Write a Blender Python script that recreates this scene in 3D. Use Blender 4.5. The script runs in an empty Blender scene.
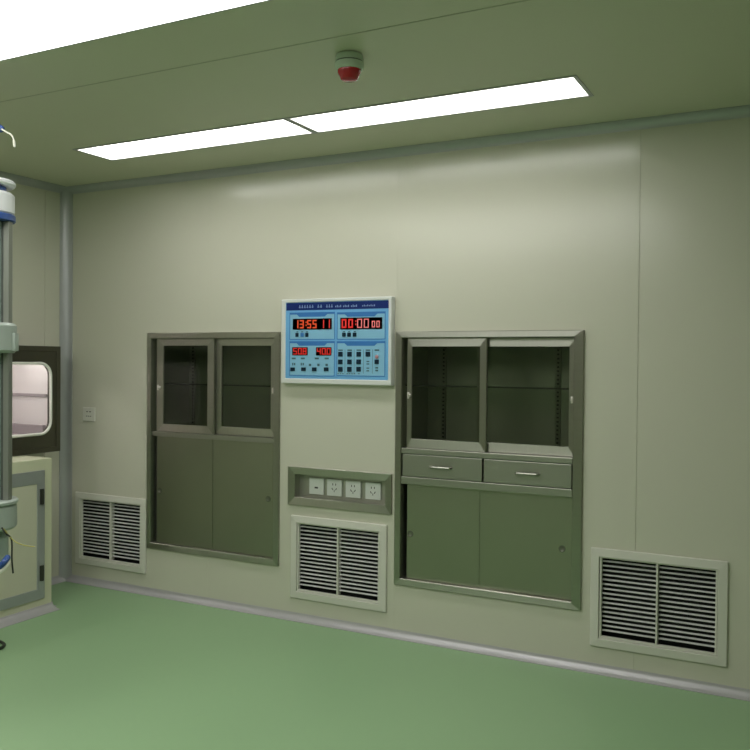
import bpy, bmesh, math, random
from mathutils import Vector, Matrix
random.seed(4)
scene = bpy.context.scene
COL = scene.collection
H = 2.8                     # ceiling height
FRONT, RIGHT = -7.0, 6.6    # far ends of the room, behind and beside the camera

# ------------------------------------------------------------------ materials
def mat(name, col, rough=.5, metal=0., spec=.5, var=.0, scale=6., bump=0., bscale=200., stretch=(1, 1, 1), coat=0., rvar=0.):
    m = bpy.data.materials.new(name); m.use_nodes = True
    nt = m.node_tree; b = nt.nodes['Principled BSDF']
    b.inputs['Base Color'].default_value = (*col, 1); b.inputs['Roughness'].default_value = rough
    b.inputs['Metallic'].default_value = metal; b.inputs['Specular IOR Level'].default_value = spec
    if coat: b.inputs['Coat Weight'].default_value = coat; b.inputs['Coat Roughness'].default_value = .12
    tc = nt.nodes.new('ShaderNodeTexCoord'); mp = nt.nodes.new('ShaderNodeMapping')
    mp.inputs['Scale'].default_value = stretch
    nt.links.new(tc.outputs['Object'], mp.inputs['Vector'])
    if var or rvar:
        n = nt.nodes.new('ShaderNodeTexNoise'); n.inputs['Scale'].default_value = scale; n.inputs['Detail'].default_value = 4
        nt.links.new(mp.outputs['Vector'], n.inputs['Vector'])
        if var:
            r = nt.nodes.new('ShaderNodeMix'); r.data_type = 'RGBA'
            r.inputs[6].default_value = (*[c * (1 - var) for c in col], 1); r.inputs[7].default_value = (*[min(1, c * (1 + var)) for c in col], 1)
            nt.links.new(n.outputs['Fac'], r.inputs[0]); nt.links.new(r.outputs[2], b.inputs['Base Color'])
        if rvar:
            q = nt.nodes.new('ShaderNodeMapRange'); q.inputs['To Min'].default_value = rough - rvar; q.inputs['To Max'].default_value = rough + rvar
            nt.links.new(n.outputs['Fac'], q.inputs['Value']); nt.links.new(q.outputs['Result'], b.inputs['Roughness'])
    if bump:
        n2 = nt.nodes.new('ShaderNodeTexNoise'); n2.inputs['Scale'].default_value = bscale; n2.inputs['Detail'].default_value = 2
        nt.links.new(mp.outputs['Vector'], n2.inputs['Vector'])
        bp = nt.nodes.new('ShaderNodeBump'); bp.inputs['Strength'].default_value = bump; bp.inputs['Distance'].default_value = .002
        nt.links.new(n2.outputs['Fac'], bp.inputs['Height']); nt.links.new(bp.outputs['Normal'], b.inputs['Normal'])
    return m

def glow(name, col, strength, base=None):
    m = mat(name, base or col, .4); b = m.node_tree.nodes['Principled BSDF']
    b.inputs['Emission Color'].default_value = (*col, 1); b.inputs['Emission Strength'].default_value = strength
    return m

def glass(name, tint, fres=1.5):
    m = bpy.data.materials.new(name); m.use_nodes = True; nt = m.node_tree; nt.nodes.clear()
    o = nt.nodes.new('ShaderNodeOutputMaterial'); mx = nt.nodes.new('ShaderNodeMixShader')
    t = nt.nodes.new('ShaderNodeBsdfTransparent'); t.inputs[0].default_value = (*tint, 1)
    g = nt.nodes.new('ShaderNodeBsdfGlossy'); g.inputs['Roughness'].default_value = .03; g.inputs[0].default_value = (.9, .95, .9, 1)
    f = nt.nodes.new('ShaderNodeFresnel'); f.inputs[0].default_value = fres
    ge = nt.nodes.new('ShaderNodeNewGeometry'); k = nt.nodes.new('ShaderNodeMath'); k.operation = 'SUBTRACT'; k.inputs[0].default_value = 1
    q = nt.nodes.new('ShaderNodeMath'); q.operation = 'MULTIPLY'      # mirror only at the outer face of the sheet
    nt.links.new(ge.outputs['Backfacing'], k.inputs[1]); nt.links.new(f.outputs[0], q.inputs[0]); nt.links.new(k.outputs[0], q.inputs[1])
    nt.links.new(q.outputs[0], mx.inputs[0]); nt.links.new(t.outputs[0], mx.inputs[1]); nt.links.new(g.outputs[0], mx.inputs[2])
    nt.links.new(mx.outputs[0], o.inputs[0]); return m

def brushed(name, col, rot, rough=.42):
    m = mat(name, col, rough, metal=1., var=.06, scale=5, stretch=(1, 1, 14) if rot == 0 else (14, 1, 1))
    nt = m.node_tree; b = nt.nodes['Principled BSDF']; tg = nt.nodes.new('ShaderNodeTangent'); tg.direction_type = 'RADIAL'; tg.axis = 'Z'
    nt.links.new(tg.outputs[0], b.inputs['Tangent']); b.inputs['Anisotropic'].default_value = .85; b.inputs['Anisotropic Rotation'].default_value = rot
    return m

M = dict(
    wall=mat('wall_panel_paint', (.605, .595, .50), .19, spec=.5, var=.02, scale=1.5),
    ceil=mat('ceiling_panel_paint', (.60, .60, .465), .42, spec=.35, var=.02, scale=1.5),
    seam=mat('panel_joint_sealant', (.47, .47, .365), .6),
    floor=mat('green_vinyl_floor', (.285, .445, .245), .42, spec=.35, var=.05, scale=1.2, rvar=.05),
    cove=mat('aluminium_cove', (.46, .47, .48), .38, metal=.35, var=.05, scale=9),
    skirt=mat('aluminium_skirting', (.50, .485, .51), .38, metal=.3, var=.06, scale=14),
    steel=brushed('upright_brushed_steel', (.40, .395, .345), 0.),
    steelh=brushed('level_brushed_steel', (.46, .45, .405), .25, .31),
    steelm=mat('plain_stainless_sheet', (.37, .37, .325), .4, metal=1., var=.06, scale=4),
    steeld=mat('stainless_door_sheet', (.315, .325, .255), .38, metal=1., var=.08, scale=2, bump=.02, bscale=40),
    steeli=mat('stainless_cabinet_lining', (.42, .42, .365), .45, metal=.7, var=.06, scale=3),
    dsteel=mat('dark_stainless_steel', (.12, .115, .09), .36, metal=.9, var=.08, scale=5),
    pull=mat('dark_finger_recess', (.19, .195, .155), .5, metal=.8),
    slot=mat('shelf_slot_dark', (.03, .031, .026), .7),
    chrome=mat('bright_lock_metal', (.85, .80, .76), .28, metal=.7),
    handle=mat('satin_handle_metal', (.34, .34, .30), .36, metal=1.),
    shelf=mat('dark_shelf_sheet', (.10, .105, .085), .4, metal=.6),
    white=mat('white_powder_coat', (.66, .65, .585), .42, var=.02, scale=8),
    vback=mat('black_filter_backing', (.012, .012, .012), .85),
    slat=mat('grey_louver_enamel', (.74, .74, .73), .38),
    plate=mat('white_outlet_plastic', (.74, .76, .74), .35),
    hole=mat('outlet_hole_black', (.03, .03, .03), .6),
    cream=mat('cream_cabinet_paint', (.60, .61, .44), .4, var=.02, scale=3),
    cream2=mat('cream_door_paint', (.56, .555, .43), .42, var=.02, scale=3),
    alu=mat('grey_aluminium_frame', (.40, .42, .42), .4, metal=.5, var=.05, scale=12),
    hinge=mat('dark_hinge', (.06, .065, .05), .45, metal=.6),
    mauve=mat('mauve_grey_tray', (.34, .30, .31), .4, metal=.2),
    gasket=mat('white_window_gasket', (.80, .80, .74), .4),
    liner=mat('pass_box_lining', (.76, .72, .71), .35, metal=.25, var=.03, scale=3),
    bezel=mat('panel_bezel_enamel', (.68, .70, .68), .36),
    face=mat('light_blue_panel_film', (.16, .42, .74), .5, spec=.25),
    sect=mat('pale_blue_panel_film', (.24, .50, .70), .5, spec=.25),
    band=mat('blue_heading_film', (.045, .19, .52), .5, spec=.25),
    navy=mat('navy_title_film', (.004, .02, .15), .5, spec=.25),
    print_=mat('pale_print_ink', (.22, .32, .58), .5),
    ink=mat('dark_print_ink', (.05, .13, .17), .5),
    button=mat('dark_push_button', (.006, .022, .042), .5, spec=.15),
    screen=mat('black_display_window', (.035, .008, .014), .3),
    led=glow('red_led_segment', (1., .04, .03), .42, (.4, .02, .02)),
    ledo=glow('orange_led_segment', (1., .12, .03), .40, (.5, .05, .02)),
    ledp=glow('pink_led_segment', (1., .30, .28), .42, (.5, .1, .1)),
    sens=mat('white_detector_plastic', (.50, .60, .47), .4),
    sensd=mat('detector_gap', (.10, .13, .09), .6),
    redp=mat('red_detector_plastic', (.42, .012, .018), .25, coat=.5),
    lframe=mat('light_frame_enamel', (.44, .44, .46), .35, metal=.3),
    reflect=mat('white_reflector', (.9, .9, .88), .5),
    light=glow('lit_ceiling_diffuser', (1., .99, .96), 7.7),
    laminar=glow('lit_supply_diffuser', (1., .99, .96), 3.45),
    fill_lamp=glow('added_chamber_glow', (1., .97, .94), 42.),  # glow of the tube added inside the pass box
    pend=mat('grey_green_column_enamel', (.30, .365, .325), .4),
    pendg=mat('column_groove', (.08, .09, .08), .5),
    rail=mat('column_rail_metal', (.23, .24, .21), .4, metal=.4),
    collar=mat('pale_collar_plastic', (.34, .39, .35), .4),
    pwhite=mat('white_clamp_plastic', (.75, .76, .78), .3),
    pblue=mat('blue_clamp_plastic', (.03, .08, .28), .35),
    cable=mat('black_cable_rubber', (.012, .016, .010), .5),
    ycable=mat('yellow_cord', (.45, .40, .08), .5),
    wcable=mat('white_cable', (.72, .72, .62), .4),
    gcab=glass('cabinet_glass', (.70, .73, .67), 1.42),
    gshelf=glass('shelf_glass', (.80, .84, .79), 1.3),
    gpass=glass('clear_window_glass', (.93, .93, .93), 1.3),
)

# ------------------------------------------------------------------ mesh helpers
def new(): return bmesh.new()
def merge(bm, t):
    me = bpy.data.meshes.new('t'); t.to_mesh(me); t.free(); bm.from_mesh(me); bpy.data.meshes.remove(me)
def box(bm, x0, x1, y0, y1, z0, z1, bev=0., seg=2, M4=None):
    t = bmesh.new(); bmesh.ops.create_cube(t, size=1)
    for v in t.verts: v.co = Vector(((x0 + x1) / 2 + v.co.x * (x1 - x0), (y0 + y1) / 2 + v.co.y * (y1 - y0), (z0 + z1) / 2 + v.co.z * (z1 - z0)))
    if bev: bmesh.ops.bevel(t, geom=t.edges[:], offset=bev, segments=seg, affect='EDGES', profile=.6)
    if M4: bmesh.ops.transform(t, matrix=M4, verts=t.verts[:])
    merge(bm, t)
def ring(bm, x0, x1, z0, z1, w, yf, yb, bev=0., wt=None, wb=None, wr=None, slope=0.):
    """mitred rectangular frame facing -y; slope sets the inner lip further back than the outer edge"""
    wt = w if wt is None else wt; wb = w if wb is None else wb; wr = w if wr is None else wr
    t = bmesh.new()
    o = [(x0, z0), (x1, z0), (x1, z1), (x0, z1)]; i = [(x0 + w, z0 + wb), (x1 - wr, z0 + wb), (x1 - wr, z1 - wt), (x0 + w, z1 - wt)]
    A = [t.verts.new((a, yf, b)) for a, b in o]; B = [t.verts.new((a, yf + slope, b)) for a, b in i]
    Cc = [t.verts.new((a, yb, b)) for a, b in o]; D = [t.verts.new((a, yb, b)) for a, b in i]
    for k in range(4):
        n = (k + 1) % 4
        for f in ((A[k], A[n], B[n], B[k]), (Cc[n], Cc[k], D[k], D[n]), (A[n], A[k], Cc[k], Cc[n]), (B[k], B[n], D[n], D[k])):
            t.faces.new(f).material_index = 1 - k % 2
    bmesh.ops.recalc_face_normals(t, faces=t.faces[:])
    if bev: bmesh.ops.bevel(t, geom=t.edges[:], offset=bev, segments=1, affect='EDGES')
    merge(bm, t)
def lathe(bm, prof, c, n=32, axis='z'):
    """prof: list of (radius, height) ; turned about an axis through c"""
    t = bmesh.new(); rows = []
    for r, h in prof:
        row = []
        for k in range(n):
            a = 2 * math.pi * k / n
            if axis == 'z': co = (c[0] + r * math.cos(a), c[1] + r * math.sin(a), c[2] + h)
            else: co = (c[0] + r * math.cos(a), c[1] + h, c[2] + r * math.sin(a))
            row.append(t.verts.new(co))
        rows.append(row)
    for a, b in zip(rows, rows[1:]):
        for k in range(n): t.faces.new((a[k], a[(k + 1) % n], b[(k + 1) % n], b[k]))
    t.faces.new(rows[0]); t.faces.new(rows[-1])
    bmesh.ops.recalc_face_normals(t, faces=t.faces[:]); merge(bm, t)
def tube(bm, pts, r, n=10, closed=False):
    t = bmesh.new(); pts = [Vector(p) for p in pts]; rows = []; N = len(pts)
    up = Vector((.13, .31, .94)).normalized()
    for i, p in enumerate(pts):
        a = pts[(i - 1) % N] if closed or i > 0 else p; b = pts[(i + 1) % N] if closed or i < N - 1 else p
        d = (b - a).normalized(); u = d.cross(up)
        if u.length < 1e-3: u = d.cross(Vector((1, 0, 0)))
        u.normalize(); v = d.cross(u)
        rr = r[i] if isinstance(r, (list, tuple)) else r
        rows.append([t.verts.new(p + (u * math.cos(2 * math.pi * k / n) + v * math.sin(2 * math.pi * k / n)) * rr) for k in range(n)])
    for i in range(N if closed else N - 1):
        a, b = rows[i], rows[(i + 1) % N]
        for k in range(n): t.faces.new((a[k], a[(k + 1) % n], b[(k + 1) % n], b[k]))
    if not closed: t.faces.new(rows[0]); t.faces.new(rows[-1])
    bmesh.ops.recalc_face_normals(t, faces=t.faces[:]); merge(bm, t)
def smooth_path(pts, n=8):
    pts = [Vector(p) for p in pts]; out = []
    P = [pts[0]] + pts + [pts[-1]]
    for i in range(1, len(P) - 2):
        for k in range(n):
            s = k / n; a, b, c, d = P[i - 1:i + 3]
            out.append(.5 * ((2 * b) + (c - a) * s + (2 * a - 5 * b + 4 * c - d) * s * s + (3 * b - a - 3 * c + d) * s ** 3))
    return out + [pts[-1]]
def cells(bm, u, w, holes, f):
    """panel with rectangular holes: f(u0,u1,w0,w1) is called for every solid cell"""
    us = sorted(set(u + [a for h in holes for a in h[:2]])); ws = sorted(set(w + [a for h in holes for a in h[2:]]))
    for a, b in zip(us, us[1:]):
        for c, d in zip(ws, ws[1:]):
            m, n = (a + b) / 2, (c + d) / 2
            if any(h[0] < m < h[1] and h[2] < n < h[3] for h in holes): continue
            f(a, b, c, d)
SIDE = Matrix(((0, -1, 0, 0), (1, 0, 0, 0), (0, 0, 1, 0), (0, 0, 0, 1)))    # local x -> world y, local depth y -> world -x
def side(bm): bmesh.ops.transform(bm, matrix=SIDE, verts=bm.verts[:]); return bm

ROOT = {}
def obj(name, bm, m, parent=None, smooth=False, label=None):
    me = bpy.data.meshes.new(name)
    if parent is not None: off = ROOT[parent.name]
    else:
        cs = [v.co for v in bm.verts]
        lo = [min(c[i] for c in cs) for i in range(3)]; hi = [max(c[i] for c in cs) for i in range(3)]
        off = Vector(((lo[0] + hi[0]) / 2, (lo[1] + hi[1]) / 2, lo[2]))
    bmesh.ops.translate(bm, vec=-off, verts=bm.verts[:])
    bm.to_mesh(me); bm.free()
    if smooth:
        for p in me.polygons: p.use_smooth = True
        me.set_sharp_from_angle(angle=math.radians(35))
    o = bpy.data.objects.new(name, me); COL.objects.link(o)
    o.data.materials.append(m if not isinstance(m, str) else M[m])
    o.data.materials.append(M['steelh'] if m == 'steel' else o.data.materials[0])
    if parent is not None: o.parent = parent
    else: o.location = off
    ROOT[o.name] = off
    if label: o['label'] = label
    return o
def thing(name, label, cat, loc, group=None):
    o = bpy.data.objects.new(name, None); o.empty_display_size = .1; COL.objects.link(o)
    o.location = loc; o['label'] = label; o['category'] = cat
    if group: o['group'] = group
    ROOT[o.name] = Vector(loc); return o
def tag(o, label, cat, group=None):
    o['label'] = label; o['category'] = cat
    if group: o['group'] = group
    return o
def struct(name, bm, m, parent=None, smooth=False):
    o = obj(name, bm, m, parent, smooth)
    if parent is None: o['kind'] = 'structure'
    return o
def dup(root, loc, label):
    r = root.copy(); COL.objects.link(r); r.location = loc; r['label'] = label
    for ch in list(root.children):
        c = ch.copy(); COL.objects.link(c); c.parent = r
        for g in list(ch.children):
            d = g.copy(); COL.objects.link(d); d.parent = c
    return r

# ------------------------------------------------------------------ measured places on the back wall (x, z)
CL = (.765, 1.831, .309, 1.757)        # left cabinet
CR = (2.632, 3.708, .305, 1.757)       # right cabinet
VX = [.100, 1.920, 3.757]; VW, VZ0, VZ1 = .656, .134, .641
SO = (1.897, 2.605, .705, .939)        # socket box
SEAMS = [1.28, 2.63 + .004, 3.978]
TH = .46                               # depth of the service space behind the panels

# ------------------------------------------------------------------ the setting
b = new(); box(b, -.6, RIGHT + .1, FRONT - .1, TH, -.1, 0); struct('floor', b, 'floor')
LW, LF = 1.466, .017                     # ceiling light: length, frame width
LX, LY = (.925, .925 + LW + .002), (-.812, -.500)
b = new()
cells(b, [-.6, RIGHT + .1], [FRONT - .1, TH], [(x + LF, x + LW - LF, LY[0] + LF, LY[1] - LF) for x in LX], lambda a, c, d, e: box(b, a, c, d, e, H, H + .1))
bmesh.ops.remove_doubles(b, verts=b.verts[:], dist=1e-5); struct('ceiling', b, 'ceil')
b = new(); g = .002
holes = [(CL[0] + .012, CL[1] - .012, CL[2] + .012, CL[3] - .012), (CR[0] + .012, CR[1] - .012, CR[2] + .012, CR[3] - .012),
         (SO[0] + .012, SO[1] - .012, SO[2] + .012, SO[3] - .012)] + [(x + .02, x + VW - .02, VZ0 + .02, VZ1 - .02) for x in VX]
xs = [0, RIGHT] + [s + d for s in SEAMS for d in (-g, g)]
def wall_cell(a, c, d, e):
    m = (a + c) / 2; rec = .003 if abs(m - SEAMS[2]) < g else .0006 if min(abs(m - s) for s in SEAMS[:2]) < g else 0
    box(b, a, c, rec, TH - .02, d, e)
cells(b, xs, [0, H], holes, wall_cell)
bmesh.ops.remove_doubles(b, verts=b.verts[:], dist=1e-5)
box(b, 0, RIGHT, TH - .02, TH, 0, H)
struct('wall_back', b, 'wall')
# left wall with the opening of the pass box
PB = (-1.45, -.237, .957, 1.668)       # pass box face: y0, y1, z0, z1
b = new()
def lw(a, c, d, e):
    rec = .004 if abs((a + c) / 2 + .192) < g else 0
    box(b, -.55, -rec, a, c, d, e)
cells(b, [FRONT, TH, -.192 - g, -.192 + g], [0, H], [(PB[0] + .03, PB[1] - .05, PB[2] + .03, PB[3] - .03)], lw)
box(b, -.6, -.55, FRONT, TH, 0, H)
struct('wall_left', b, 'wall')
b = new(); box(b, RIGHT, RIGHT + .1, FRONT, TH, 0, H); struct('wall_right', b, 'wall')
b = new(); box(b, -.6, RIGHT + .1, FRONT - .1, FRONT, 0, H); struct('wall_front', b, 'wall')

def cove(bm, r, a0, a1, along, n=8):
    """concave quarter-round strip; along(p,q,t) maps section + position to world"""
    t = bmesh.new(); sec = [(r, 0.)]
    for k in range(n + 1):
        an = math.pi / 2 * k / n
        sec.append((r - r * math.sin(an) * .93, r - r * math.cos(an) * .93))
    sec += [(0., r), (0., 0.)]
    rows = [[t.verts.new(along(p, q, s)) for p, q in sec] for s in (a0, a1)]
    N = len(sec)
    for k in range(N): t.faces.new((rows[0][k], rows[0][(k + 1) % N], rows[1][(k + 1) % N], rows[1][k]))
    t.faces.new(rows[0]); t.faces.new(rows[1]); bmesh.ops.recalc_face_normals(t, faces=t.faces[:]); merge(bm, t)
b = new(); cove(b, .046, 0, RIGHT, lambda p, q, s: (s, -p, H - q)); struct('trim_1', b, 'cove', smooth=True)
b = new(); cove(b, .046, FRONT, 0, lambda p, q, s: (p, s, H - q)); struct('trim_2', b, 'cove', smooth=True)
b = new(); cove(b, .062, 0, H, lambda p, q, s: (p, -q, s)); struct('trim_3', b, 'cove', smooth=True)
b = new(); cove(b, .043, 0, RIGHT, lambda p, q, s: (s, -p, q)); struct('baseboard_back', b, 'skirt', smooth=True)
b = new(); cove(b, .043, -.53, 0, lambda p, q, s: (p, s, q)); cove(b, .043, FRONT, -1.5, lambda p, q, s: (p, s, q)); struct('baseboard_left', b, 'skirt', smooth=True)
b = new(); box(b, .0, RIGHT, -1.626, -1.620, H - .0015, H); struct('trim_4', b, 'seam')   # joint between ceiling panels

# ------------------------------------------------------------------ ceiling lights
def ceiling_light(x0, x1, y0, y1, label, cat, name, group, dif, w=LF, rec=0.):
    t = thing(name, label, cat, ((x0 + x1) / 2, (y0 + y1) / 2, H), group)
    bm = new()
    box(bm, x0, x1, y0, y0 + w, H - .004, H, .001); box(bm, x0, x1, y1 - w, y1, H - .004, H, .001)
    box(bm, x0, x0 + w, y0 + w, y1 - w, H - .004, H, .001); box(bm, x1 - w, x1, y0 + w, y1 - w, H - .004, H, .001)
    obj('frame', bm, 'lframe', t)
    if rec:
        bm = new(); k = .003; zt = H + rec
        for a, c, d, e in ((x0 + w, x1 - w, y0 + w, y0 + w + k), (x0 + w, x1 - w, y1 - w - k, y1 - w), (x0 + w, x0 + w + k, y0 + w + k, y1 - w - k), (x1 - w - k, x1 - w, y0 + w + k, y1 - w - k)): box(bm, a, c, d, e, H - .003, zt)
        obj('reflector', bm, 'reflect', t)
    bm = new(); box(bm, x0 + w, x1 - w, y0 + w, y1 - w, H + rec - .006, H + rec + .004 if rec else H - .001); obj('diffuser', bm, dif, t)
    return t
l1 = ceiling_light(LX[0], LX[0] + LW, *LY, 'long lit white ceiling light at left, nearer the wall corner', 'ceiling light', 'ceiling_light', 'ceiling lights along the back wall', 'light', rec=.04)
dup(l1, (LX[1] + LW / 2, sum(LY) / 2, H), 'long lit white ceiling light at right, nearer the red-based smoke alarm')
ceiling_light(1.0, 3.62, -4.6, -2.009, 'large glowing white air supply panel covering the ceiling at top left', 'ceiling panel', 'supply_air_panel', None, 'laminar', .014)

# ------------------------------------------------------------------ return air vents
def vent(x0, label):
    x1 = x0 + VW; ox0, ox1, oz0, oz1 = x0 + .056, x1 - .056, VZ0 + .055, VZ1 - .050; xm = (ox0 + ox1) / 2
    t = thing('return_air_vent', label, 'vent', ((x0 + x1) / 2, 0, VZ0), 'return air vents along the back wall')
    bm = new(); ring(bm, x0, x1, VZ0, VZ1, .044, -.014, 0, .003, slope=-.004); obj('outer_frame', bm, 'white', t)
    bm = new(); ring(bm, x0 + .046, x1 - .046, VZ0 + .045, VZ1 - .04, .010, -.010, .012, .0015); obj('inner_frame', bm, 'white', t)
    bm = new(); box(bm, xm - .0045, xm + .0045, -.009, .03, oz0, oz1, .001); obj('mullion', bm, 'white', t)
    n = 16; p = (oz1 - oz0) / (n + .95)
    for a, c in ((ox0, xm - .006), (xm + .006, ox1)):
        bm = new()
        for k in range(n):
            z = oz0 + p * (k + 1.2)
            q = new(); box(q, a, c, -.0075, .0075, -.0009, .0009)
            bmesh.ops.transform(q, matrix=Matrix.Translation((0, .012, z)) @ Matrix.Rotation(math.radians(17), 4, 'X'), verts=q.verts[:]); merge(bm, q)
        obj('louver_slats', bm, 'slat', t)
    bm = new(); box(bm, x0 + .03, x1 - .03, .10, .11, VZ0 + .03, VZ1 - .03)
    for a, c, d, e in ((x0 + .021, x0 + .031, VZ0 + .021, VZ1 - .021), (x1 - .031, x1 - .021, VZ0 + .021, VZ1 - .021), (x0 + .03, x1 - .03, VZ0 + .021, VZ0 + .031), (x0 + .03, x1 - .03, VZ1 - .031, VZ1 - .021)):
        box(bm, a, c, .0125, .11, d, e)
    obj('backing', bm, 'vback', t)
    return t
v = vent(VX[0], 'white louvered return air vent low in the left corner beside the left cabinet')
dup(v, (VX[1] + VW / 2, 0, VZ0), 'white louvered return air vent under the row of power outlets')
dup(v, (VX[2] + VW / 2, 0, VZ0), 'white louvered return air vent right of the drawer cabinet')

# ------------------------------------------------------------------ built-in steel cabinets
def glass_door(t, x0, x1, z0, z1, gx0, gx1, gz0, gz1, yf, lockx=None, lockz=1.393):
    bm = new(); ring(bm, x0, x1, z0, z1, gx0 - x0, yf, yf + .020, .0018, wt=z1 - gz1, wb=gz0 - z0, wr=x1 - gx1)
    d = obj('glass_door', bm, 'steel', t)
    bm = new(); box(bm, gx0 - .004, gx1 + .004, yf + .009, yf + .012, gz0 - .004, gz1 + .004); obj('glass_pane', bm, 'gcab', d)
    if lockx:
        bm = new(); lathe(bm, [(.011, 0), (.011, -.012), (.008, -.015)], (lockx, yf, lockz), 16, 'y')
        box(bm, lockx - .006, lockx + .006, yf - .022, yf - .012, lockz - .018, lockz + .018, .003)
        obj('lock', bm, 'chrome', d, True)
    return d
def carcass(t, x0, x1, z0, z1, zmid, zs, sup, dep=.40):
    bm = new(); k = .004; y0 = .002
    box(bm, x0, x0 + k, y0, dep, z0, z1); box(bm, x1 - k, x1, y0, dep, z0, z1); box(bm, x0 + k, x1 - k, dep - k, dep, z0, z1)
    box(bm, x0 + k, x1 - k, y0, dep - k, z0, z0 + k); box(bm, x0 + k, x1 - k, y0, dep - k, z1 - k, z1); box(bm, x0 + k, x1 - k, .06, dep - k, zmid - k, zmid)
    c = obj('carcass', bm, 'steeli', t)
    bm = new(); box(bm, x0 + k, x1 - k, .085, dep - k, zs - .006, zs, .001); sh = obj('shelf', bm, 'gshelf', t)
    bm = new(); box(bm, x0 + k, x1 - k, .079, .0849, zs - .0075, zs + .0005, .001); obj('shelf_edge', bm, 'slot', sh)
    for xx in sup:
        yb = dep - k
        bm = new(); box(bm, xx - .015, xx + .015, yb - .008, yb, zmid, z1 - k)
        s = obj('shelf_support', bm, 'steel', t)
        bm = new(); z = zmid + .04
        while z < z1 - .03: box(bm, xx - .006, xx + .006, yb - .0095, yb - .0075, z, z + .010); z += .024
        so = obj('slots', bm, 'slot', s); so['kind'] = 'stuff'
    return c
def sliding_door(t, x0, x1, z0, z1, yf, px, pz):
    bm = new(); box(bm, x0, x1, yf, yf + .003, z0, z1, .0006); d = obj('sliding_door', bm, 'steeld', t)
    bm = new(); lathe(bm, [(.019, .0), (.019, -.002), (.015, -.0025), (.012, -.0005)], (px, yf, pz), 20, 'y'); obj('finger_pull', bm, 'pull', d, True)
    return d

# left cabinet: glass doors over plain sliding doors
x0, x1, z0, z1 = CL
t = thing('built_in_cabinet', 'steel wall cabinet without drawers, left of the blue control panel', 'cabinet', ((x0 + x1) / 2, 0, z0), 'built-in steel cabinets')
bm = new(); ring(bm, x0, x1, z0, z1, .034, -.016, .03, .003, wt=.038, wb=.040, wr=.040); obj('frame', bm, 'steel', t)
carcass(t, x0 + .016, x1 - .016, z0 + .016, z1 - .016, 1.09, 1.42, (x0 + .06,))
glass_door(t, .830, 1.309, 1.098, 1.7185, .888, 1.257, 1.150, 1.672, .008, .856)
glass_door(t, 1.290, 1.790, 1.098, 1.7185, 1.352, 1.734, 1.150, 1.672, .034, 1.762)
bm = new(); box(bm, x0 + .034, x1 - .040, .000, .058, 1.066, 1.097, .002); obj('middle_rail', bm, 'steelm', t)
sliding_door(t, .832, 1.300, .350, 1.065, .012, .86, .70)
sliding_door(t, 1.270, 1.790, .350, 1.065, .0153, 1.735, .715)

# right cabinet: glass doors, two drawers, plain sliding doors
x0, x1, z0, z1 = CR
t = thing('built_in_cabinet', 'steel wall cabinet with two middle drawers, right of the blue control panel', 'cabinet', ((x0 + x1) / 2, 0, z0), 'built-in steel cabinets')
bm = new(); ring(bm, x0, x1, z0, z1, .038, -.016, .03, .003, wt=.036, wb=.040, wr=.050); obj('frame', bm, 'steel', t)
carcass(t, x0 + .016, x1 - .016, z0 + .016, z1 - .016, 1.085, 1.452, (2.76, 3.465))
glass_door(t, 2.696, 3.174, 1.094, 1.720, 2.725, 3.135, 1.146, 1.671, .006, 2.712)
glass_door(t, 3.110, 3.6575, 1.094, 1.720, 3.160, 3.622, 1.146, 1.671, .032, 3.643)
bm = new(); box(bm, 2.671, 3.657, -.012, .056, 1.062, 1.093, .003); obj('ledge', bm, 'steelm', t)
bm = new(); box(bm, 2.671, 3.657, -.012, .056, .888, .930, .003); obj('lower_rail', bm, 'steelm', t)
for a, c, hx in ((2.677, 3.158, 2.917), (3.168, 3.651, 3.416)):
    bm = new(); box(bm, a, c, -.006, .012, .933, 1.058, .003)
    box(bm, a + .01, a + .014, .012, .34, .945, 1.045); box(bm, c - .014, c - .01, .012, .34, .945, 1.045); box(bm, a + .014, c - .014, .012, .34, .945, .949)
    d = obj('drawer', bm, 'steelm', t)
    bm = new(); tube(bm, smooth_path([(hx - .06, -.006, .995), (hx - .06, -.024, .995), (hx - .05, -.032, .995), (hx, -.034, .995), (hx + .05, -.032, .995), (hx + .06, -.024, .995), (hx + .06, -.006, .995)], 4), .0065, 8)
    obj('handle', bm, 'handle', d, True)
sliding_door(t, 2.700, 3.140, .346, .8875, .014, 2.722, .60)
sliding_door(t, 3.110, 3.6575, .346, .8875, .0173, 3.60, .61)

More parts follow.
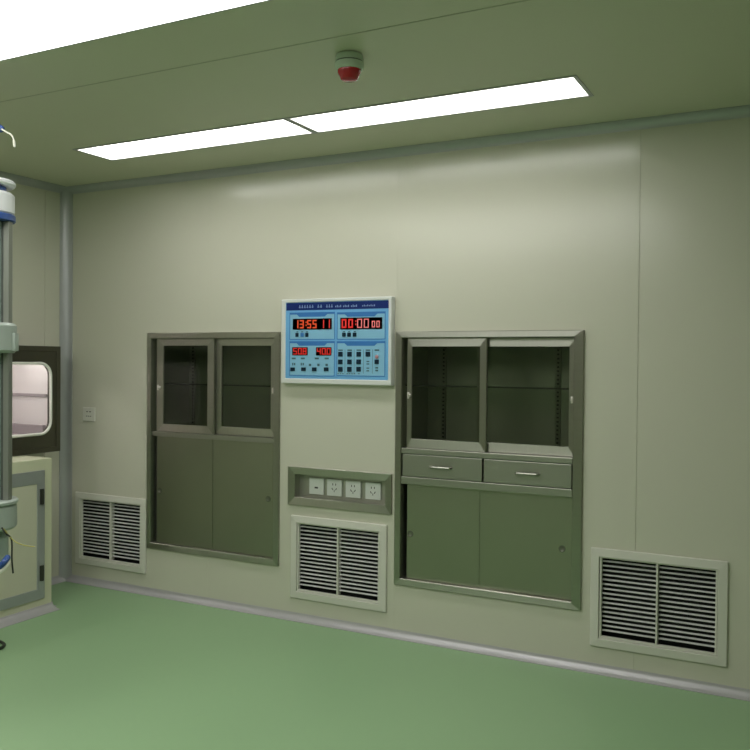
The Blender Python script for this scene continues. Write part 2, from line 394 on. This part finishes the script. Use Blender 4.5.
# ------------------------------------------------------------------ recessed row of outlets
x0, x1, z0, z1 = SO
t = thing('socket_box', 'recessed steel box with four white power outlets, above the middle vent', 'socket box', ((x0 + x1) / 2, 0, z0))
bm = new(); ring(bm, x0, x1, z0, z1, .047, -.016, .02, .002, wt=.046, wb=.048, wr=.042, slope=.006); obj('frame', bm, 'steel', t)
bm = new(); a, c, d, e = x0 + .04, x1 - .036, z0 + .04, z1 - .04
box(bm, a, c, .05, .054, d, e); box(bm, a, a + .004, .019, .05, d, e); box(bm, c - .004, c, .019, .05, d, e); box(bm, a, c, .019, .05, d, d + .004); box(bm, a, c, .019, .05, e - .004, e)
obj('back_box', bm, 'steeli', t)
for k, cx in enumerate((2.070, 2.196, 2.325, 2.459)):
    bm = new(); box(bm, cx - .051, cx + .051, .038, .0505, .772, .872, .003)
    o = obj('power_outlet', bm, 'plate', t); bm = new(); y = .0375; cz = .822
    if k == 0:
        box(bm, cx - .012, cx + .012, y, .039, cz - .014, cz - .004)
    else:
        for s in (-1, 1): box(bm, cx + s * .010 - .0025, cx + s * .010 + .0025, y, .039, cz + .014, cz + .026)
        box(bm, cx - .002, cx + .002, y, .039, cz - .026, cz - .013)
        for s in (-1, 1):
            q = new(); box(q, -.0025, .0025, y, .039, -.007, .007)
            bmesh.ops.transform(q, matrix=Matrix.Translation((cx + s * .013, 0, cz - .008)) @ Matrix.Rotation(s * .55, 4, 'Y'), verts=q.verts[:]); merge(bm, q)
    obj('outlet_holes', bm, 'hole', o)

# single outlet near the corner
t = thing('power_socket', 'small white wall outlet between the corner and the left cabinet', 'outlet', (.231, 0, 1.147))
bm = new(); box(bm, .174, .289, -.010, 0, 1.147, 1.244, .003); obj('plate', bm, 'white', t)
bm = new()
for s in (-1, 1): box(bm, .231 + s * .014 - .008, .231 + s * .014 + .008, -.011, -.0095, 1.211, 1.217)
for s in (-1, 0, 1): box(bm, .231 + s * .018 - .006, .231 + s * .018 + .006, -.011, -.0095, 1.180, 1.185)
obj('outlet_holes', bm, 'hole', t)

# ------------------------------------------------------------------ blue control panel
YP = -.042
def PX(a, c): return 1.900 + (a - 68) / 612 * .695
def PZ(a, c):                                    # panel drawing coordinates -> height on the face
    s = (a - 68) / 612; return (1.9365 * (1 - s) + 1.9325 * s) - (c - (78 * (1 - s) + 66 * s)) * (.001015 * (1 - s) + .000953 * s)
t = thing('control_panel', 'blue wall control panel with red digital displays between the two cabinets', 'control panel', (2.241, 0, 1.447))
bm = new(); ring(bm, 1.866, 2.617, 1.447, 1.957, .031, -.046, .001, .004, wt=.021, wb=.031, wr=.021); obj('housing', bm, 'bezel', t)
bm = new(); box(bm, 1.893, 2.600, YP, -.004, 1.474, 1.940); obj('face', bm, 'face', t)
def flat(bm, x0, x1, z0, z1, lift): box(bm, x0, x1, YP - lift, YP - lift + .0012, z0, z1)
bm = new(); flat(bm, 1.901, 2.597, 1.889, 1.934, .001); tb = obj('title_bar', bm, 'navy', t)
bm = new(); x = 1.992
for n_, w, hgt in ((6, .015, .018), (1, .004, .018), (2, .016, .018), (1, .004, .018), (3, .014, .018)):
    if w < .01: x += .022; continue
    for k in range(n_):
        flat(bm, x, x + w * .75, 1.902, 1.902 + hgt * .45, .0018); flat(bm, x + .003, x + w * .55, 1.902, 1.902 + hgt, .0018); x += w + .003
x += .012
for k in range(12): flat(bm, x, x + .006, 1.902, 1.911 + .004 * (k % 2), .0018); x += .011 if k not in (3, 7) else .02
for k in range(8): flat(bm, 2.425 + k * .011, 2.431 + k * .011, 1.903, 1.910 + .003 * (k % 2), .0018)
obj('title_print', bm, 'print_', tb)
QUADS = [(1.925, 2.243, 1.712, 1.876), (2.257, 2.577, 1.712, 1.872), (1.925, 2.243, 1.494, 1.703), (2.257, 2.577, 1.498, 1.702)]
for (a, c, d, e) in QUADS:
    bm = new(); flat(bm, a, c, d, e, .0008); s = obj('section', bm, 'sect', t)
    bm = new(); w = c - a; flat(bm, a, c, e - .012, e, .0016)
    q = new(); pts = [(a + w * .16, e - .011), (a + w * .84, e - .011), (a + w * .78, e - .027), (a + w * .22, e - .027)]
    f0 = [q.verts.new((p[0], YP - .0016, p[1])) for p in pts]; f1 = [q.verts.new((p[0], YP - .0004, p[1])) for p in pts]
    q.faces.new(f0); q.faces.new(f1)
    for k in range(4): q.faces.new((f0[k], f0[(k + 1) % 4], f1[(k + 1) % 4], f1[k]))
    bmesh.ops.recalc_face_normals(q, faces=q.faces[:]); merge(bm, q)
    flat(bm, a, a + .004, d, e - .012, .0016); flat(bm, c - .004, c, d, e - .012, .0016); flat(bm, a + .004, c - .004, d, d + .004, .0016)
    obj('heading_band', bm, 'band', s)
SEG = {'0': 'abcdef', '1': 'bc', '2': 'abged', '3': 'abgcd', '4': 'fgbc', '5': 'afgcd', '6': 'afgedc', '7': 'abc', '8': 'abcdefg', '9': 'abcdfg'}
def digits(bm, txt, x, z, w, h, gap, th, lift):
    for ch in txt:
        if ch == ':':
            for zz in (z + h * .3, z + h * .66): flat(bm, x + .003, x + .003 + th, zz, zz + th, lift)
            x += .014; continue
        if ch == '.': flat(bm, x - gap * .8, x - gap * .8 + th * .8, z, z + th * .8, lift); continue
        if ch == ' ': x += .012; continue
        for s in SEG[ch]:
            r = {'a': (0, w, h - th, h), 'd': (0, w, 0, th), 'g': (0, w, h / 2 - th / 2, h / 2 + th / 2), 'f': (0, th, h / 2, h), 'e': (0, th, 0, h / 2), 'b': (w - th, w, h / 2, h), 'c': (w - th, w, 0, h / 2)}[s]
            flat(bm, x + r[0], x + r[1], z + r[2], z + r[3], lift)
        x += w + gap
def display(x0, x1, z0, z1, parts):
    bm = new(); flat(bm, x0, x1, z0, z1, .003); box(bm, x0, x1, YP - .003, YP, z0, z1); d = obj('display', bm, 'screen', t)
    for m, a in parts:
        bm = new(); digits(bm, *a, lift=.0038); obj('digits', bm, m, d)
display(1.949, 2.222, 1.773, 1.838, [('ledo', ('13:55', 1.962, 1.780, .028, .050, .010, .0075)), ('led', (' 11', 2.130, 1.780, .028, .050, .012, .0065))])
display(2.280, 2.556, 1.772, 1.839, [('led', ('00:', 2.290, 1.779, .032, .053, .012, .009)), ('ledp', ('00', 2.394, 1.779, .032, .053, .012, .006)), ('ledp', ('00', 2.490, 1.781, .021, .038, .009, .0055))])
display(1.946, 2.056, 1.618, 1.667, [('led', ('50.8', 1.954, 1.623, .026, .039, .008, .0055))])
display(2.115, 2.221, 1.618, 1.667, [('led', ('40.0', 2.122, 1.623, .026, .039, .008, .0055))])
def button(px, py, w=.024, h=.022, m='button'):
    bm = new(); cx, cz = PX(px, py), PZ(px, py)
    box(bm, cx - w / 2, cx + w / 2, YP - .005, YP - .0002, cz - h / 2, cz + h / 2, .0015, 1); obj('button', bm, m, t)
for px in (138, 170, 200): button(px, 270, .022, .024, 'button' if px != 170 else 'band')
for px in (425, 455, 488): button(px, 269, .024, .024)
for px in (112, 180, 247, 320): button(px, 476, .032, .022)
for px in (405, 459, 513):
    for py in (386, 432, 476): button(px, py, .030, .028)
button(566, 386, .030, .028); button(617, 432, .028, .026)
bm = new()
def mark(px, py, w, h):
    cx, cz = PX(px, py), PZ(px, py); flat(bm, cx - w / 2, cx + w / 2, cz - h / 2, cz + h / 2, .0016)
for px in (118, 175, 262, 322): mark(px, 411, .028, .010)
for px in (118, 172): mark(px - 6, 445, .008, .016); mark(px + 6, 445, .009, .014)
for px in (220, 272, 322): mark(px, 450, .016, .014)
for px in (405, 459, 513, 566, 617): mark(px, 362, .030, .008)
for py in (430, 445, 470, 486): mark(566, py, .018, .007)
for py in (468, 484): mark(617, py, .018, .009)
for px in (392, 406, 420, 446, 460, 474, 488, 514): mark(px, 503, .010, .005)
for px in (432, 486, 540, 592): mark(px, 430, .002, .14)
for px, py in ((140, 252), (170, 252), (200, 252), (425, 251), (455, 251), (488, 251)): mark(px, py, .014, .006)
pm = obj('printed_marks', bm, 'ink', t)
bm = new(); lathe(bm, [(.011, 0), (.011, -.004), (.007, -.007)], (PX(617, 402), YP, PZ(617, 402)), 16, 'y'); obj('indicator_lamp', bm, mat('dull_red_lamp', (.45, .22, .24), .4), t, True)

# ------------------------------------------------------------------ smoke / alarm unit on the ceiling
cx, cy = 3.115, -1.44
t = thing('smoke_detector', 'round white smoke alarm with a red base on the ceiling', 'smoke alarm', (cx, cy, H))
bm = new(); lathe(bm, [(.046, 0), (.052, -.004), (.056, -.018), (.056, -.028)], (cx, cy, H), 40); obj('mount', bm, 'sens', t, True)
bm = new(); lathe(bm, [(.052, -.028), (.052, -.034)], (cx, cy, H), 40); obj('gap_ring', bm, 'sensd', t, True)
bm = new(); lathe(bm, [(.057, -.034), (.057, -.054), (.050, -.062)], (cx, cy, H), 40); obj('body', bm, 'sens', t, True)
bm = new(); lathe(bm, [(.047, -.062), (.046, -.074), (.038, -.088), (.034, -.098), (.024, -.103)], (cx, cy, H), 40); obj('red_base', bm, 'redp', t, True)

# ------------------------------------------------------------------ cream service cabinet and pass box along the left wall
XB, YB0, YB1, ZB = .47, -1.45, -.547, .955
t = thing('service_cabinet', 'low cream cabinet with a grey framed hinged door under the pass box', 'cabinet', (XB / 2, (YB0 + YB1) / 2, 0))
bm = new(); box(bm, .0, XB, YB0, YB1, 0, ZB, .003); obj('body', bm, 'cream', t)
dy0, dy1, dz0, dz1 = -1.36, -.611, .080, .886
bm = new(); ring(bm, dy0, dy1, dz0, dz1, .060, -XB - .012, -XB, .002, wt=.082, wb=.066, wr=.060); obj('door_frame', side(bm), 'alu', t)
bm = new(); box(bm, dy0 + .06, dy1 - .06, -XB - .008, -XB, dz0 + .066, dz1 - .082, .001); obj('door', side(bm), 'cream2', t)
for z in (.722, .242):
    bm = new(); box(bm, -.651, -.623, -XB - .020, -XB - .010, z - .048, z + .048, .002)
    tube(bm, [(-.637, -XB - .02, z - .048), (-.637, -XB - .02, z + .048)], .008, 10); obj('hinge', side(bm), 'hinge', t)
bm = new(); cove(bm, .047, YB0, YB1, lambda p, q, s: (XB + p * 1.7, s, q * .75)); cove(bm, .040, .0, XB + .005, lambda p, q, s: (s, YB1 + p, q))
obj('skirting', bm, 'skirt', t, True)

y0, y1, z0, z1 = PB; XP = .20
t = thing('pass_box', 'dark steel pass box with a bright round-cornered window on the left wall', 'pass box', (XP / 2, (y0 + y1) / 2, z0))
wy0, wy1, wz0, wz1, R = -1.20, -.318, 1.081, 1.555, .085
def rrect(a, c, d, e, r, n=8):
    o = []
    for (cx, cz, s) in ((c - r, e - r, 0), (a + r, e - r, 1), (a + r, d + r, 2), (c - r, d + r, 3)):
        for k in range(n + 1):
            an = math.pi / 2 * (s + k / n); o.append((cx + r * math.cos(an), cz + r * math.sin(an)))
    return o
# face plate with a round-cornered hole: outer points follow the inner ones
inner = rrect(wy0, wy1, wz0, wz1, R)
outer = []
for k, (a, c) in enumerate(inner):
    s = k // 9
    outer.append([(y1, c) if k % 9 < 4 else (y1, z1) if k % 9 == 4 else (a, z1), (a, z1) if k % 9 < 4 else (y0, z1) if k % 9 == 4 else (y0, c),
                  (y0, c) if k % 9 < 4 else (y0, z0) if k % 9 == 4 else (a, z0), (a, z0) if k % 9 < 4 else (y1, z0) if k % 9 == 4 else (y1, c)][s])
q = new(); rows = [[q.verts.new((a, dd, c)) for a, c in L] for L, dd in ((outer, -XP), (inner, -XP), (inner, -XP + .03), (outer, -XP + .03))]
N = len(inner)
for i in range(4):
    A, B = rows[i], rows[(i + 1) % 4]
    for k in range(N): q.faces.new((A[k], A[(k + 1) % N], B[(k + 1) % N], B[k]))
bmesh.ops.recalc_face_normals(q, faces=q.faces[:]); obj('face_plate', side(q), 'dsteel', t)
bm = new(); ring(bm, y0, y1, z0, z1, .035, -XP - .006, -XP, .002); obj('edge_trim', side(bm), 'dsteel', t)
bm = new(); d0, d1 = -XP + .03, 0.
for a, c, d, e in ((y0, y0 + .01, z0, z1), (y1 - .01, y1, z0, z1), (y0, y1, z0, z0 + .01), (y0, y1, z1 - .01, z1)): box(bm, a, c, d0, d1, d, e)
obj('casing', side(bm), 'dsteel', t)
bm = new(); path = [(a, -XP - .004, c) for a, c in rrect(wy0 + .002, wy1 - .002, wz0 + .002, wz1 - .002, R)]
tube(bm, path, .0095, 10, closed=True); obj('window_gasket', side(bm), 'gasket', t, True)
q = new(); A = [q.verts.new((a, -XP + .010, c)) for a, c in inner]; B = [q.verts.new((a, -XP + .014, c)) for a, c in inner]
q.faces.new(A); q.faces.new(B)
for k in range(N): q.faces.new((A[k], A[(k + 1) % N], B[(k + 1) % N], B[k]))
bmesh.ops.recalc_face_normals(q, faces=q.faces[:]); obj('window_pane', side(q), 'gpass', t)
bm = new(); a, c, d, e, f, bk = y0 + .04, y1 - .06, z0 + .095, z1 - .04, -XP + .032, .42
box(bm, a, c, bk, bk + .005, d, e); box(bm, a, a + .004, f, bk, d, e); box(bm, c - .004, c, f, bk, d, e); box(bm, a, c, f, bk, d - .005, d); box(bm, a, c, f, bk, e, e + .005)
obj('chamber_lining', side(bm), 'liner', t)
bm = new(); box(bm, c - .016, c - .0045, f + .02, bk - .02, 1.325, 1.345, .003); obj('rack_rail', side(bm), 'mauve', t)
bm = new(); box(bm, a + .01, c - .005, f + .03, bk - .006, d, d + .012, .002); box(bm, c - .03, c - .0046, f + .03, bk - .01, d + .012, 1.135, .004); obj('sill_tray', side(bm), 'mauve', t)
bm = new(); tube(bm, [(a + .08, -XP + .10, e - .02), (c - .08, -XP + .10, e - .02)], .010, 12); obj('added_fill_tube', side(bm), 'fill_lamp', t, True)  # added light source, tucked above the window to brighten the chamber

# ------------------------------------------------------------------ ceiling pendant at the left edge
DPT = 3.7
CAM = Vector((4.79065347, -4.41641599, 1.58600104))
CR_ = Vector((.88694958, .46178411, .00871066)); CU = Vector((-.01513624, .01021231, .99983329)); CF = Vector((-.46161817, .88693356, -.01604748))
S = DPT / 856.37
PC = CAM + (CF + CR_ * (-15 - 375) / 856.37) * DPT; PC.z = 0
RT = Vector((CR_.x, CR_.y, 0)).normalized(); FW = Vector((CF.x, CF.y, 0)).normalized()
def zh(v): return CAM.z + DPT * (-.01985 - .0011675 * (v - 375))
def at(u, v, near=0.):
    d = DPT - near; p = CAM + (CF + CR_ * (u - 375) / 856.37) * d; return Vector((p.x, p.y, CAM.z + d * (-.01985 - .0011675 * (v - 375))))
t = thing('ceiling_pendant', 'grey green medical supply column with blue and white clamp at left edge', 'medical pendant', (PC.x, PC.y, H))
def cyl(bm, u, v0, v1, r, n=32, bev=.006, near=0.):
    z0_, z1_ = zh(v1), zh(v0); p = at(u, 0, near)
    lathe(bm, [(r - bev, 0), (r, bev), (r, z1_ - z0_ - bev), (r - bev, z1_ - z0_)], (p.x, p.y, z0_), n)
bm = new(); p = at(-26, 0); lathe(bm, [(.075, 0), (.075, -.02), (.05, -.03)], (p.x, p.y, H), 32); obj('ceiling_flange', bm, 'pwhite', t, True)
bm = new(); lathe(bm, [(.036, -.03), (.036, zh(196) - H)], (p.x, p.y, H), 24); obj('drop_tube', bm, 'pwhite', t, True)
bm = new(); cyl(bm, -15, 181, 187, .122, 40, .008); obj('cap_plate', bm, 'pwhite', t, True)
bm = new(); cyl(bm, -15, 187, 193, .085, 32, .003); obj('joint_collar', bm, 'pblue', t, True)
bm = new(); cyl(bm, -15, 193, 216, .118, 40, .012); obj('clamp_head', bm, 'pwhite', t, True)
bm = new(); cyl(bm, -15, 215, 222, .122, 40, .004); obj('clamp_ring', bm, 'pblue', t, True)
bm = new(); cyl(bm, -15, 222, 505, .076, 32, .004); obj('column', bm, 'pend', t, True)
def bar(bm, u0, u1, v0, v1, n0, n1, bev=.002):
    q = new(); box(q, u0 * S, u1 * S, -n1, -n0, zh(v1), zh(v0), bev)
    Mx = Matrix(((RT.x, FW.x, 0, PC.x + RT.x * 15 * S), (RT.y, FW.y, 0, PC.y + RT.y * 15 * S), (0, 0, 1, 0), (0, 0, 0, 1)))
    bmesh.ops.transform(q, matrix=Mx, verts=q.verts[:]); merge(bm, q)
bm = new(); bar(bm, 1, 6, 222, 500, -.015, .012); obj('groove', bm, 'pendg', t)
bm = new(); bar(bm, 5, 10.5, 222, 500, -.02, .02); obj('side_rail', bm, 'rail', t)
bm = new(); cyl(bm, -15, 323, 353, .128, 40, .012); bar(bm, 10, 17, 333, 351, -.02, .02, .004); obj('collar', bm, 'collar', t, True)
bm = new(); cyl(bm, -15, 500, 504, .135, 40, .004); cyl(bm, -15, 504, 529, .130, 40, .010); obj('base_block', bm, 'collar', t, True)
bm = new(); cyl(bm, -15, 531, 575, .095, 40, .03); obj('lower_body', bm, 'pend', t, True)
bm = new(); tube(bm, smooth_path([at(-18, 566, .125), at(-8, 569, .125), at(0, 567, .105), at(5, 562, .10), at(8, 558, .07)], 6), .013, 10); obj('blue_strap', bm, 'pblue', t, True)
bm = new(); tube(bm, smooth_path([at(-18, 571, .12), at(-8, 574, .12), at(1, 572, .105), at(7, 566, .09), at(9, 562, .07)], 6), .009, 10); obj('white_strap', bm, 'wcable', t, True)
bm = new(); tube(bm, smooth_path([at(2, 528, .09), at(6, 534, .09), at(11, 538, .06), at(12.3, 545, .06), at(12.3, 560, .06), at(13.5, 574, .06)], 6), .0036, 8); obj('black_cable', bm, 'cable', t, True)
bm = new(); tube(bm, smooth_path([at(4, 529, .09), at(11, 538, .065), at(17, 543, .065), at(26, 546, .05), at(35, 547, .04)], 6), .002, 8); obj('yellow_cord', bm, 'ycable', t, True)
bm = new(); tube(bm, smooth_path([at(-26, 140), at(-14, 124, .05), at(-4, 127, .05), at(2, 131, .05)], 6), .014, 10); obj('cable_joint', bm, 'pblue', t, True)
bm = new(); tube(bm, smooth_path([at(-5, 126, .06), at(1, 130, .06), at(6, 133, .06), at(10.5, 135.5, .06), at(12.5, 138.5, .06), at(13.5, 142, .06), at(14, 148, .06)], 6), [.0035] * 25 + [.003] * 4 + [.005] * 8, 8); obj('cable_end', bm, 'wcable', t, True)

# black cable lying on the floor, its loop just inside the frame
bm = new(); c0 = Vector((.758, -1.258, .010)); pts = []
for k in range(27):
    an = math.radians(-150 + k * 300 / 26)
    pts.append(c0 + Vector((.105 * math.cos(an) + .0, .085 * math.sin(an), .0)))
pts = [Vector((.57, -1.60, .010)), Vector((.62, -1.40, .010))] + pts[1:-1] + [Vector((.62, -1.15, .010)), Vector((.57, -1.06, .010))]
tube(bm, smooth_path(pts, 4), .0085, 8)
tag(obj('floor_cable', bm, 'cable', None, True), 'black cable loop lying on the green floor at the left edge', 'cable')

# fine placing of the fittings left of the right-hand cabinet
for o in COL.objects:
    if o.parent is None and 'label' in o:
        n = o.name.split('.')[0]; x = o.location.x
        if n == 'control_panel': o.location.x += .002
        if n == 'socket_box' or (n == 'return_air_vent' and x < 3): o.location.x += .006
        if n == 'built_in_cabinet' and x < 2: o.location.x += .005; o.location.z += .005

# ------------------------------------------------------------------ world, camera, view
w = bpy.data.worlds.new('world'); scene.world = w; w.use_nodes = True
w.node_tree.nodes['Background'].inputs[0].default_value = (.02, .02, .02, 1)
cam = bpy.data.cameras.new('camera'); co = bpy.data.objects.new('camera', cam); COL.objects.link(co)
cam.sensor_width = 36; cam.sensor_fit = 'HORIZONTAL'; cam.lens = 856.37 / 750 * 36; cam.clip_start = .02
Mc = Matrix.Identity(4)
for i in range(3): Mc[i][0] = CR_[i]; Mc[i][1] = CU[i]; Mc[i][2] = -CF[i]; Mc[i][3] = CAM[i]
co.matrix_world = Mc
scene.camera = co
vs = scene.view_settings; vs.view_transform = 'Standard'; vs.look = 'None'; vs.gamma = 1; vs.use_curve_mapping = False; vs.exposure = 0.
